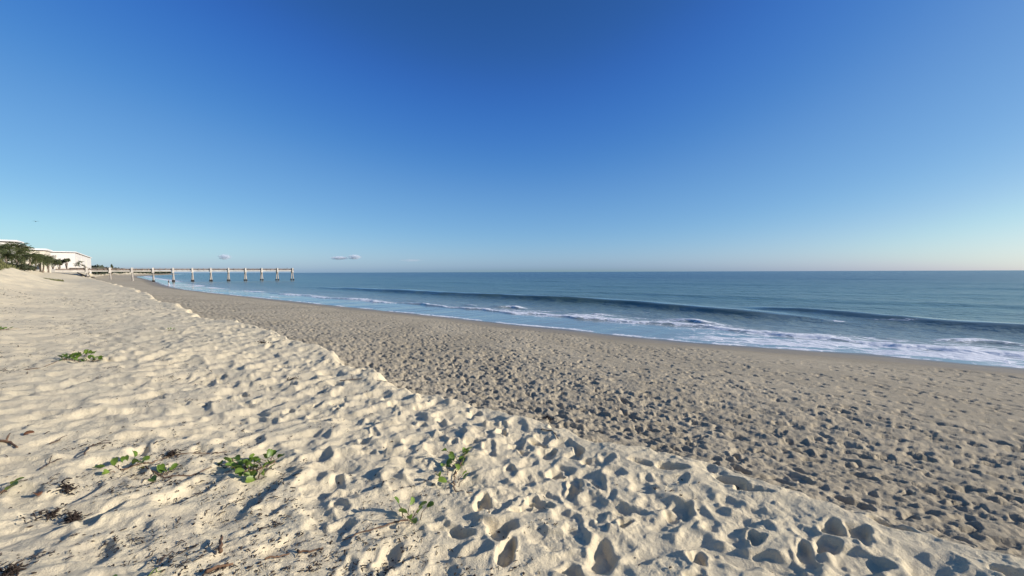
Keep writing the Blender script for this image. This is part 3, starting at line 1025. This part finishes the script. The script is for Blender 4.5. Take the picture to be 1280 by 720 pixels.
def add_frond(mb, base, yaw, pitch, L, droop, blades=9):
    p = Vector(base)
    d0 = Vector((math.cos(yaw) * math.cos(pitch), math.sin(yaw) * math.cos(pitch), math.sin(pitch)))
    pts = []
    n = 6
    for i in range(n + 1):
        f = i / n
        pts.append(p + d0 * L * f + Vector((0, 0, -droop * L * f * f)))
    side = d0.cross(Vector((0, 0, 1))).normalized()
    vs, fs = [], []
    for i in range(n):
        a, b = pts[i], pts[i + 1]
        for sg_ in (-1, 1):
            for k in range(2):
                f0, f1 = k / 2, k / 2 + .33
                q0, q1 = a.lerp(b, f0), a.lerp(b, f1)
                fr = (i + f0) / n
                ll = L * .34 * (math.sin(math.pi * min(1, fr * .85 + .14))) * random.uniform(.75, 1.15)
                tip = q0.lerp(q1, .5) + side * sg_ * ll + Vector((0, 0, -ll * random.uniform(.25, .75))) + (b - a).normalized() * ll * .35
                k0 = len(vs)
                vs += [q0, q1, tip]
                fs.append((k0, k0 + 1, k0 + 2))
    mb.add(vs, fs)
    mb.tube(pts, [.05, .045, .04, .035, .03, .02, .012], 4)


def palm_tree(px, ytop, d, label, spread=2.6, lean=(0, 0), base_px=None, nf=21):
    x, y = place(px, d)
    bx, by = (x, y) if base_px is None else place(base_px, d)
    zb = float(base_height(np.array([bx]), np.array([by]))[0])
    zt = top_z(px, ytop, d)
    root = empty('palm_tree', (bx, by, zb), 0, label, 'palm tree', 'palms and trees before the beach buildings')
    hc = zt - zb - spread * .62
    tm_, fm = MB(), MB()
    dx, dy = x - bx, y - by
    tm_.tube([(dx * f ** 1.4 + .12 * math.sin(f * 5), dy * f, hc * f - .3 * (f == 0)) for f in (0, .15, .35, .55, .75, .9, 1)],
             [.26, .2, .17, .16, .15, .16, .2], 8)
    for i in range(nf):
        pt = random.uniform(-.55, 1.15)
        add_frond(fm, (dx, dy, hc), i * 2.4 + random.gauss(0, .2), pt, spread * random.uniform(.8, 1.12), .30 + .2 * random.random())
    tm_.build('trunk', M['palm_trunk'], root, True)
    fm.build('crown', M['palm'], root)
    return root


def leaf_cloud(mb, blobs, n, size):
    """leaf-sized faces spread through several clumps"""
    for (c, r) in blobs:
        c = Vector(c)
        for i in range(n):
            v = Vector((random.gauss(0, 1), random.gauss(0, 1), random.gauss(0, 1))).normalized()
            q = random.random() ** .45
            p = c + Vector((v.x * r[0], v.y * r[1], v.z * r[2])) * q
            a = Vector((random.gauss(0, 1), random.gauss(0, 1), random.gauss(0, .6))).normalized()
            b = a.cross(v + Vector((.01, .02, .03))).normalized()
            s1 = size * random.uniform(.6, 1.4)
            mb.add([p - a * s1, p + b * s1 * .6, p + a * s1, p - b * s1 * .6], [(0, 1, 2, 3)])


def round_tree(px, ytop, ybase, wpx, d, label, name='sea_grape_tree', n=5, dens=130, flat=1.):
    x, y = place(px, d)
    zb = float(base_height(np.array([x]), np.array([y]))[0])
    zt = top_z(px, ytop, d)
    zc0 = top_z(px, ybase, d)
    w = wpx / FPX * d / 2
    root = empty(name, (x, y, zb), 0, label, 'tree', 'palms and trees before the beach buildings')
    tm_, fm = MB(), MB()
    H0, H1 = zc0 - zb, zt - zb
    blobs = []
    for i in range(n):
        a = i * 2.4 + random.random()
        rr = w * .55 * math.sqrt(i / n)
        hz = H0 + (H1 - H0) * random.uniform(.35, .70)
        if i == 0: hz = H1 - (H1 - H0) * .34
        rz = (H1 - H0) * .34 * flat
        blobs.append(((math.cos(a) * rr, math.sin(a) * rr, hz), (w * random.uniform(.42, .6), w * random.uniform(.42, .6), rz)))
        tm_.tube([(0, 0, H0 * .35), (math.cos(a) * rr * .5, math.sin(a) * rr * .5, (H0 * .5 + hz * .3)), (math.cos(a) * rr, math.sin(a) * rr, hz)],
                 [.14, .1, .04], 6)
    tm_.tube([(0, 0, -.3), (.1, 0, H0 * .45), (0, .1, (H0 + H1) * .5)], [.24, .18, .1], 7)
    leaf_cloud(fm, blobs, dens, .26)
    tm_.build('trunk', M['bark'], root, True)
    fm.build('crown', M['grape'], root)
    return root


palm_tree(3, 299, 98, 'palm at the very left edge below the white roof slab', 3.0)
palm_tree(14, 300, 101, 'second palm from the left edge, fronds over the white roof', 2.9, base_px=16)
palm_tree(24, 299, 104, 'tallest dark palm just right of the white roof slab', 2.9, base_px=23)
palm_tree(33, 304, 108, 'palm with a lone frond reaching right above the cream block', 2.6, base_px=31)
palm_tree(9, 309, 94, 'lower palm filling the left edge under the tall ones', 2.8)
palm_tree(21, 309, 96, 'bushy palm with a pale straight trunk beside a twin trunk', 2.6, base_px=22.5)
palm_tree(31, 311, 100, 'wide palm before the left end of the cream block', 2.7, base_px=26.5)
palm_tree(40, 311, 106, 'palm with a pale trunk before the cream block', 2.6, base_px=37)
palm_tree(48, 314, 112, 'palm hiding the windows of the cream block', 3.0, base_px=44)
palm_tree(57, 315, 118, 'palm at the corner between cream block and white hall', 2.9, base_px=54)
round_tree(51, 317, 329, 13, 118, 'leafy broad tree hiding the lower windows of the cream block')
round_tree(61, 319, 331, 10, 134, 'dark tree filling the gap between cream block and white hall')
round_tree(67, 321.5, 333, 11, 171, 'dark round sea grape tree, leftmost before the white hall')
round_tree(75, 323, 334, 11, 172, 'dark sea grape tree second from the left before the white hall')
round_tree(84, 322.5, 330, 9, 173, 'umbrella shaped tree on a thin trunk before the white hall', flat=.9)


def windswept(px, d):
    x, y = place(px, d)
    zb = float(base_height(np.array([x]), np.array([y]))[0])
    root = empty('windswept_palm', (x, y, zb), 0, 'lone windswept palm leaning left before the white hall end', 'palm tree', 'palms and trees before the beach buildings')
    tm_, fm = MB(), MB()
    k = d / FPX
    zz = lambda yy: top_z(px, yy, d) - zb
    tm_.tube([(0, 0, -.3), (.1, 0, zz(334)), (-1.4 * 1, 0, zz(332)), (-4 * k, 0, zz(331.0)), (-8 * k, .3, zz(330.5))], [.25, .2, .17, .15, .12], 7)
    for (a, b, L) in ((-9, 329, 1.7), (-6, 327, 1.5), (-11, 331, 1.4), (-3, 331.5, .9), (0, 334, .8)):
        for i in range(11):
            add_frond(fm, (a * k, random.gauss(0, .3), zz(b)), math.pi + random.gauss(0, 1.3), random.uniform(-.4, .7), L * random.uniform(.7, 1.1), .35)
    tm_.build('trunk', M['bark'], root, True)
    fm.build('crown', M['palm'], root)


windswept(108.5, 172)


def bush(px, ytop, ybase, wpx, d, label):
    x, y = place(px, d)
    zb = float(base_height(np.array([x]), np.array([y]))[0])
    zt = top_z(px, ytop, d)
    w = wpx / FPX * d / 2
    mb = MB()
    H = max(zt - zb, .8)
    blobs = [((w * random.uniform(-.6, .6), random.gauss(0, .5), H * random.uniform(.35, .62)), (w * .55, 1.2, H * .38)) for _ in range(5)]
    leaf_cloud(mb, blobs, 140, .22)
    mb.tube([(0, 0, -.2), (0, .1, H * .5)], [.1, .05], 6)
    o = mb.build('shrub', M['shrub'], None)
    o.location = (x, y, zb)
    tag(o, label, 'shrub', 'dark shrubs under the palms')


bush(16, 327, 335, 9, 92, 'dark shrub under the palms nearest the left edge')
bush(31, 329, 335, 9, 96, 'dark rounded shrub between two pale palm trunks')
bush(6, 328, 335, 6, 88, 'leftmost low dark shrub on the dune crest')

# ------------------------------------------------------------------ buildings
SHX, SHY = -.663, .755            # along the shore, away; up there the coast bends seaward
PERP = (.755, .663)


def building(corner, L_along, L_in, z0, z1, m, name, label, windows=(), parapet=.35):
    """corner = seaward near corner; local x = along the shore (away), local y = inland"""
    root = empty(name, (corner[0], corner[1], z0), math.atan2(SHY, SHX), label, 'building', 'pale buildings behind the beach')
    H = z1 - z0
    mb = MB(); mb.box((L_along / 2, L_in / 2, (H - parapet - .6) / 2 - .3), (L_along, L_in, H - parapet + .6))
    mb.build('wall', m, root)
    rb = MB(); rb.box((L_along / 2, L_in / 2, H - parapet / 2), (L_along + .9, L_in + .9, parapet))
    rb.build('roof', M['trim'], root)
    return root, H


def windows_on(root, face, specs):
    """specs: (along, z, w, h); face 'south' = near end wall (x=0), 'sea' = sea side (y=0)"""
    for a, z, w, h in specs:
        fr, gl = MB(), MB()
        if face == 'south':
            q = lambda u, v, o: (o, a + u, z + v)
            dim = lambda du, dv, t: (t, du, dv)
        else:
            q = lambda u, v, o: (a + u, o, z + v)
            dim = lambda du, dv, t: (du, t, dv)
        fr.box(q(0, h / 2 + .06, -.03), dim(w + .24, .12, .16)); fr.box(q(0, -h / 2 - .06, -.04), dim(w + .24, .12, .2))
        for sg_ in (-1, 1): fr.box(q(sg_ * (w / 2 + .06), 0, -.03), dim(.12, h, .15))
        gl.box(q(0, 0, -.004), dim(w, h, .03))
        f = fr.build('window', M['trim'], root)
        gl.build('pane', M['glass'], f)


# big white hall at the foot of the pier
C1 = place(95, 182)
b1, H1 = building(C1, 90, 28, 3.6, top_z(95, 314.6, 182), M['white'], 'beach_hall', 'long plain white flat roofed building at the foot of the pier')
for c, d in (((-.05, 5.5, 3.6), (.12, .22, 7.0)), ((-.05, 11.5, 3.6), (.12, .22, 7.0)), ((7, -.05, 3.6), (.3, .12, 7.0)),
             ((30, -.05, 3.6), (.3, .12, 7.0)), ((55, -.05, 3.6), (.3, .12, 7.0))):
    jm = MB(); jm.box(c, d); jm.build('pilaster', M['cream'], b1)
for c, d in (((16, 12, H1 + .35), (7, 3.2, .7)), ((10, 17, H1 + .3), (3, 2.6, .6))):
    jm = MB(); jm.box(c, d); jm.build('roof_unit', M['bark'], b1)
windows_on(b1, 'south', [(14.2, 1.8, 1.6, 1.3), (17.5, 1.8, 1.6, 1.3)])
# cream block
C2 = place(58, 138)
b2, H2 = building(C2, 12, 24, 3.9, top_z(58, 311, 138), M['cream'], 'cream_apartment_block', 'cream block with windows half hidden behind the middle palms', parapet=.5)
windows_on(b2, 'south', [(a, z, 1.3, 1.5) for a in (1.8, 4.4, 7.0, 9.6, 12.2) for z in (1.6, 4.6)])
pm_ = MB(); pm_.box((5, 9, H2 + .5), (6, 9, 1.0)); pm_.build('penthouse', M['white'], b2)
# white block on the far left
C3 = place(21, 116)
b3, H3 = building(C3, 9, 26, 4.2, top_z(21, 300.3, 116), M['white'], 'white_apartment_block', 'tall white block behind the palms at the left edge', parapet=.4)
windows_on(b3, 'south', [(a, z, 1.4, 1.5) for a in (2, 5.5, 9) for z in (1.6, 4.4)])
ch = MB(); ch.box((4, -.9, H3 - 1.9), (5, 1.8, .9)); ch.build('balcony', M['trim'], b3)

# seawall with hedge before the hall
wa, wb = Vector((*place(60, 165), 0)), Vector((*place(108, 167), 0))
dv = (wb - wa); Lw = dv.length; aw = math.atan2(dv.y, dv.x)
z0w, z1w = top_z(85, 341, 166), top_z(85, 336.6, 166)
sw = empty('seawall', (wa.x, wa.y, z0w - 1.5), aw, 'long low cream seawall below the white hall', 'wall')
mb = MB(); mb.box((Lw / 2, .25, (z1w - z0w + 1.5) / 2), (Lw, .5, z1w - z0w + 1.5)); mb.build('wall', M['wallc'], sw)
mb = MB(); mb.box((Lw / 2, .25, z1w - z0w + 1.5 + .06), (Lw + .1, .62, .12)); mb.build('coping', M['trim'], sw)
mb = MB()
leaf_cloud(mb, [((-6.4 + i * .36 + random.gauss(0, .1), 0, .3), (.5, .4, .38)) for i in range(19)], 60, .13)
mb.tube([(-6.4, 0, -.2), (-3.2, .02, .1), (.1, 0, -.2)], .06, 5)
hd = mb.build('hedge', M['shrub'], None)
p_ = wb + Vector((.0, 1.1, 0))
hd.location = (p_.x, p_.y, top_z(100, 336.8, 168)); hd.rotation_euler = (0, 0, aw)
tag(hd, 'low dark hedge along the right end of the seawall top', 'hedge')

# stepped low walls running down the bank to the pier foot
def low_wall(pts, h, label):
    w = [hit(a, b) for a, b in pts]
    z0 = float(base_height(np.array([w[0][0]]), np.array([w[0][1]]))[0])
    mb = MB()
    for (a, b), (c, d) in zip(w[:-1], w[1:]):
        za, zb = [float(base_height(np.array([p]), np.array([q]))[0]) - z0 for p, q in ((a, b), (c, d))]
        mb.tube([(a - w[0][0], b - w[0][1], za + h * .3), (c - w[0][0], d - w[0][1], zb + h * .3)], h * .6, 6)
    o = mb.build('retaining_wall', M['timber'], None)
    o.location = (w[0][0], w[0][1], z0)
    tag(o, label, 'wall')


low_wall([(97, 341.6), (103, 344), (108.5, 346.6), (118, 346.9)], .42, 'dark low wall running down the sand to the first pier bent')
low_wall([(119, 341.8), (123, 343.2), (127, 344.6)], .38, 'short dark low wall on the sand between first and second pier bents')

# ------------------------------------------------------------------ the pier
P0 = Vector((-155.0, 157.0, 0)); P1 = Vector((-101.2, 198.0, 0))
pv = (P1 - P0); Lp = pv.length; ap = math.atan2(pv.y, pv.x)
pier = empty('pier', (P0.x, P0.y, 0), ap, 'long straight pier on paired white piles running out over the sea', 'pier')
zt0, zt1 = top_z(112, 335.4, 157), top_z(365, 335.0, 198)
zdeck = (zt0 + zt1) / 2
g = MB(); g.box((Lp / 2 - 4, 0, zdeck - 1.15), (Lp + 8, 2.3, .42)); g.build('deck_girder', M['concrete'], pier)
pp = MB()
for yy in (-.7, .7): pp.tube([(-8, yy, zdeck - .55), (Lp + .2, yy, zdeck - .55)], .26, 8)
for k in range(45): pp.box((k * 1.55, 0, zdeck - .62), (.14, 2.2, .42))
pp.build('pipeline', M['pipe'], pier)
rr_ = MB()
for yy in (-1.25, 1.25):
    rr_.box((Lp / 2 - 4, yy, zdeck - .04), (Lp + 8, .07, .09))
    for k in range(40): rr_.box((-4 + k * 1.75, yy, zdeck - .5), (.07, .07, .92))
rr_.build('railing', M['pipe'], pier)
for k in range(12):
    xk = Lp * k / 11
    bb = MB()
    bb.box((xk, 0, zdeck - .62), (.52, 3.0, 1.5)); bb.box((xk, 0, zdeck - 1.62), (.66, 3.5, .52))
    bent = bb.build('bent_cap', M['concrete'], pier)
    for sg_ in (-1, 1):
        zbot = -2.5
        pl = MB()
        x0, y0 = xk, 1.2 * sg_
        lean = .45
        pl.tube([(x0 - .42 * sg_, y0 + lean * sg_, zbot), (x0, y0 * .9, zdeck - 1.7)], [.24, .22], 10)
        po = pl.build('pile', M['pile'], bent, False)
        if k >= 3:
            f0, f1 = (-.6 - zbot) / (zdeck - 1.7 - zbot), (.75 - zbot) / (zdeck - 1.7 - zbot)
            A_ = Vector((x0 - .42 * sg_, y0 + lean * sg_, zbot)); B_ = Vector((x0, y0 * .9, zdeck - 1.7))
            mm = MB(); mm.tube([A_.lerp(B_, f0), A_.lerp(B_, f1)], [.34, .31], 10)
            mo = mm.build('mussel_band', M['mussel'], bent)


def bird_mesh(root, s, spread):
    b = MB()
    b.tube([(-.5 * s, 0, .02 * s), (-.38 * s, 0, .02 * s), (-.15 * s, 0, 0), (.12 * s, 0, .01 * s), (.3 * s, 0, .06 * s), (.4 * s, 0, .09 * s), (.47 * s, 0, .085 * s), (.62 * s, 0, .05 * s)],
           [.09 * s, .05 * s, .13 * s, .14 * s, .07 * s, .075 * s, .05 * s, .008 * s], 8)
    b.build('body', M['bird'], root, True)
    for sg_ in (-1, 1):
        w = MB()
        if spread:
            pts = [(.14, .08, .05), (.2, .45, .22), (.02, .95, .10), (-.10, .92, .09), (-.10, .45, .19), (-.16, .08, .03)]
        else:
            pts = [(.16, .12, .08), (.05, .17, .03), (-.45, .08, -.03), (-.48, .05, .03), (-.1, .10, .12), (.1, .08, .12)]
        top = [Vector((x * s, y * s * sg_, z * s + .012 * s)) for x, y, z in pts]
        bot = [Vector((x * s, y * s * sg_, z * s - .012 * s)) for x, y, z in pts]
        fs = [(0, 1, 4, 5), (1, 2, 3, 4), (11, 10, 7, 6), (10, 9, 8, 7)] + [(i, i + 6, (i + 1) % 6 + 6, (i + 1) % 6) for i in range(6)]
        w.add(top + bot, fs); w.build('wing', M['bird'], root)


fb_ = place(48, 60)
bird = empty('flying_bird', (fb_[0], fb_[1], top_z(48, 277.3, 60)), R(-35), 'small dark bird gliding alone in the sky above the buildings', 'bird')
bird_mesh(bird, .34, True)
q = P0 + pv * (Lp - 2.3) / Lp
pb = empty('perched_bird', (q.x + .76, q.y - 1.0, zdeck + .10), R(40), 'dark bird perched on the pier rail near its seaward end', 'bird')
bird_mesh(pb, .55, False)
for yy in (-.05, .05):
    lg = MB(); lg.tube([(0, yy, -.1), (0, yy, -.02)], .015, 5)
    lg.build('leg', M['bird'], pb)

# ------------------------------------------------------------------ the far walker
def skin_obj(name, joints, edges, mt, parent, sub=2):
    me = bpy.data.meshes.new(name)
    me.from_pydata([j[:3] for j in joints], edges, [])
    o = link(name, me, mt, parent)
    md = o.modifiers.new('skin', 'SKIN')
    md.use_smooth_shade = True
    for v, j in zip(me.skin_vertices[0].data, joints):
        v.radius = (j[3], j[4] if len(j) > 4 else j[3])
    me.skin_vertices[0].data[0].use_root = True
    o.modifiers.new('sub', 'SUBSURF').levels = sub
    o.modifiers['sub'].render_levels = sub
    return o


wx_, wy_ = place(210.7, 113)
wz = float(base_height(np.array([wx_]), np.array([wy_]))[0])
man = empty('person', (wx_, wy_, wz), R(-40), 'person in dark top and pale trousers standing at the water edge', 'person')
J = [(0, 0, .95, .13, .10), (0, 0, 1.12, .13, .10), (0, 0, 1.32, .15, .11), (0, 0, 1.46, .07), (0, .01, 1.53, .055), (0, .02, 1.62, .085, .10), (0, .02, 1.72, .075, .085),
     (.19, 0, 1.40, .055), (.25, .0, 1.14, .042), (.24, .09, .90, .034), (.24, .12, .82, .035),
     (-.19, 0, 1.40, .055), (-.25, -.02, 1.14, .042), (-.25, .04, .90, .034), (-.25, .06, .82, .035),
     (.10, 0, .88, .09), (.11, .06, .48, .06), (.11, -.02, .09, .042), (.11, .12, .03, .035),
     (-.10, 0, .88, .09), (-.11, -.02, .48, .06), (-.11, -.14, .09, .042), (-.11, -.01, .03, .035)]
E = [(0, 1), (1, 2), (2, 3), (3, 4), (4, 5), (5, 6), (2, 7), (7, 8), (8, 9), (9, 10), (2, 11), (11, 12), (12, 13), (13, 14), (0, 15), (15, 16), (16, 17), (17, 18), (0, 19), (19, 20), (20, 21), (21, 22)]
skin_obj('body', J, E, M['skin'], man)
g_ = .014
skin_obj('shirt', [(0, 0, .97, .15, .12), (0, 0, 1.14, .15, .12), (0, 0, 1.32, .17, .13), (0, 0, 1.43, .10), (.19, 0, 1.40, .075), (.245, 0, 1.18, .06), (-.19, 0, 1.40, .075), (-.245, -.02, 1.18, .06)],
         [(0, 1), (1, 2), (2, 3), (2, 4), (4, 5), (2, 6), (6, 7)], M['shirt'], man)
skin_obj('trousers', [(0, 0, .96, .145, .115), (.10, 0, .86, .11), (.11, .06, .48, .085), (.11, -.02, .12, .075), (-.10, 0, .86, .11), (-.11, -.02, .48, .085), (-.11, -.14, .12, .075)],
         [(0, 1), (1, 2), (2, 3), (0, 4), (4, 5), (5, 6)], M['trousers'], man)
skin_obj('hair', [(0, -.01, 1.66, .085, .095), (0, 0, 1.745, .08, .085)], [(0, 1)], M['hair'], man)

# ------------------------------------------------------------------ far wooded coast
V, Fc = [], []
nt_ = 9000
tw = 400 + 1360 * rng.random(nt_) ** 1.3
dep = rng.random(nt_)
sw_ = shore_s(tw) - 22 - 60 * dep
hh = (4.4 + 2.6 * perlin(tw / 45, tw * 0 + .5, 211) + 1.4 * perlin(tw / 13, tw * 0 + 3.5, 212)) * (.75 + .25 * rng.random(nt_))
wx2, wy2 = xy(sw_, tw)
for x, y, h, tq in zip(wx2, wy2, hh, tw):
    for k in range(3):
        z = 3.6 + h * random.uniform(.05, 1)
        sz = random.uniform(.7, 1.7) * (1 + tq / 2500)
        v = Vector((random.gauss(0, 1), random.gauss(0, 1), random.gauss(0, .8))).normalized()
        a = v.orthogonal().normalized(); b = v.cross(a)
        p = Vector((x + random.gauss(0, 2), y + random.gauss(0, 2), z))
        n0 = len(V)
        V += [p - a * sz, p + b * sz * .7, p + a * sz, p - b * sz * .7]
        Fc.append((n0, n0 + 1, n0 + 2, n0 + 3))
tag(link('far_woods', np_mesh('far_woods', np.array(V), np.array(Fc), False), M['woods']),
    'low dark line of coastal woods on the horizon behind the pier', 'woods', kind='stuff')
round_tree(140.3, 330.3, 337, 3.4, 420, 'narrow tall tree standing above the far line of woods', 'tall_tree', n=4, dens=200, flat=1.3)

# ------------------------------------------------------------------ clouds near the horizon
def cloud_material(d):
    m = bpy.data.materials.new('cloud_vapour')
    m.use_nodes = True
    nt = m.node_tree
    nt.nodes.clear()
    out = N(nt, 'ShaderNodeOutputMaterial')
    pv_ = N(nt, 'ShaderNodeVolumePrincipled')
    tc = N(nt, 'ShaderNodeTexCoord')
    ln = N(nt, 'ShaderNodeVectorMath', operation='LENGTH')
    nt.links.new(tc.outputs['Object'], ln.inputs[0])
    nz = noise(nt, tc.outputs['Object'], 2.8, 6, .62)
    k = math_(nt, 'SUBTRACT', math_(nt, 'ADD', math_(nt, 'SUBTRACT', 1.0, ln.outputs['Value']), math_(nt, 'MULTIPLY', nz, 2.6)), 1.45)
    dn = math_(nt, 'MULTIPLY', ramp(nt, k, .0, .5), d)
    nt.links.new(dn, pv_.inputs['Density'])
    pv_.inputs['Anisotropy'].default_value = .0
    pv_.inputs['Color'].default_value = (.92, .965, 1, 1)
    nt.links.new(pv_.outputs[0], out.inputs['Volume'])
    return m


cm = cloud_material(.035)
cm_thin = cloud_material(.0025)


def cloud(px, py, wpx, hpx, label, m, d=8000):
    x, y = place(px, d)
    me = bpy.data.meshes.new('cloud')
    bm = bmesh.new()
    bmesh.ops.create_icosphere(bm, subdivisions=3, radius=1.0)
    bm.to_mesh(me); bm.free()
    o = link('cloud', me, m)
    k = d / FPX
    o.location = (x, y, top_z(px, py, d))
    o.scale = (wpx * k / 2, wpx * k / 2 * .8, hpx * k / 2)
    o.rotation_euler = (0, 0, random.uniform(-.3, .3))
    tag(o, label, 'cloud', 'small clouds low over the horizon')


cloud(282, 321.3, 16, 8, 'small white puff of cloud above the middle of the pier', cm)
cloud(444, 321.3, 18, 7, 'brightest little white cloud right of the pier end', cm)
cloud(425, 322.5, 24, 5, 'thin flat cloud streak touching the brightest little cloud', cm)
cloud(515, 325.5, 34, 4, 'faint pale cloud streak farthest to the right of the pier', cm_thin)

# ------------------------------------------------------------------ light, sky, camera
w = bpy.data.worlds.new('World')
scene.world = w
w.use_nodes = True
nt = w.node_tree
sky = N(nt, 'ShaderNodeTexSky', sky_type='NISHITA')
sky.sun_disc = False
sky.sun_elevation = SUN_EL
# Blender measures sun_rotation clockwise from +Y
sky.sun_rotation = math.pi / 2 - SUN_AZ
sky.altitude = 0
sky.air_density = 0.7
sky.dust_density = 0.72
sky.ozone_density = 1.0
bg = nt.nodes['Background']
bg.inputs['Strength'].default_value = .10
sc1 = N(nt, 'ShaderNodeVectorMath', operation='SCALE'); sc1.inputs['Scale'].default_value = .10
sc2 = N(nt, 'ShaderNodeVectorMath', operation='SCALE'); sc2.inputs['Scale'].default_value = 9.0
cur = N(nt, 'ShaderNodeRGBCurve')                 # how the camera that took the picture renders the blue of the sky
cur.mapping.extend = 'EXTRAPOLATED'
for i, pts in enumerate((((0, 0), (.078, .027), (.12, .058), (.18, .125), (.30, .235), (.45, .40), (.72, .69), (1, .93)),
                         ((0, 0), (.12, .102), (.18, .19), (.28, .325), (.40, .45), (.52, .575), (.68, .76), (1, .97)),
                         ((0, 0), (.12, .15), (.22, .355), (.285, .53), (.36, .61), (.44, .675), (.58, .77), (.76, .87), (1, .98)))):
    c = cur.mapping.curves[i]
    c.points[0].location = pts[0]; c.points[1].location = pts[-1]
    for q in pts[1:-1]: c.points.new(*q)
cur.mapping.update()
nt.links.new(sky.outputs[0], sc1.inputs[0]); nt.links.new(sc1.outputs[0], cur.inputs['Color']); nt.links.new(cur.outputs[0], sc2.inputs[0])
nt.links.new(sc2.outputs[0], bg.inputs['Color'])

sl = bpy.data.lights.new('sun', 'SUN')
sl.energy = 5.0
sl.angle = R(.53)
sl.color = (1.0, .93, .86)
so = bpy.data.objects.new('sun', sl)
COL.objects.link(so)
sd = Vector((math.cos(SUN_AZ) * math.cos(SUN_EL), math.sin(SUN_AZ) * math.cos(SUN_EL), math.sin(SUN_EL)))
so.rotation_euler = sd.to_track_quat('Z', 'Y').to_euler()
so.location = (20, -20, 30)

cam = bpy.data.cameras.new('camera')
cam.sensor_width = 36
cam.lens = 36 * FPX / 1280
cam.clip_start = .05
cam.clip_end = 200000
co = bpy.data.objects.new('camera', cam)
COL.objects.link(co)
co.location = (0, 0, EYE)
co.rotation_mode = 'QUATERNION'
q1 = Quaternion((1, 0, 0), math.pi / 2 - PITCH)
q2 = Quaternion((0, 0, 1), -ROLL)
co.rotation_quaternion = q1 @ q2
scene.camera = co

vs = scene.view_settings
vs.view_transform = 'Standard'
vs.look = 'None'
vs.exposure = 0.15
vs.gamma = 1.0
vs.use_curve_mapping = False
scene.cycles.max_bounces = 8
scene.cycles.volume_bounces = 8
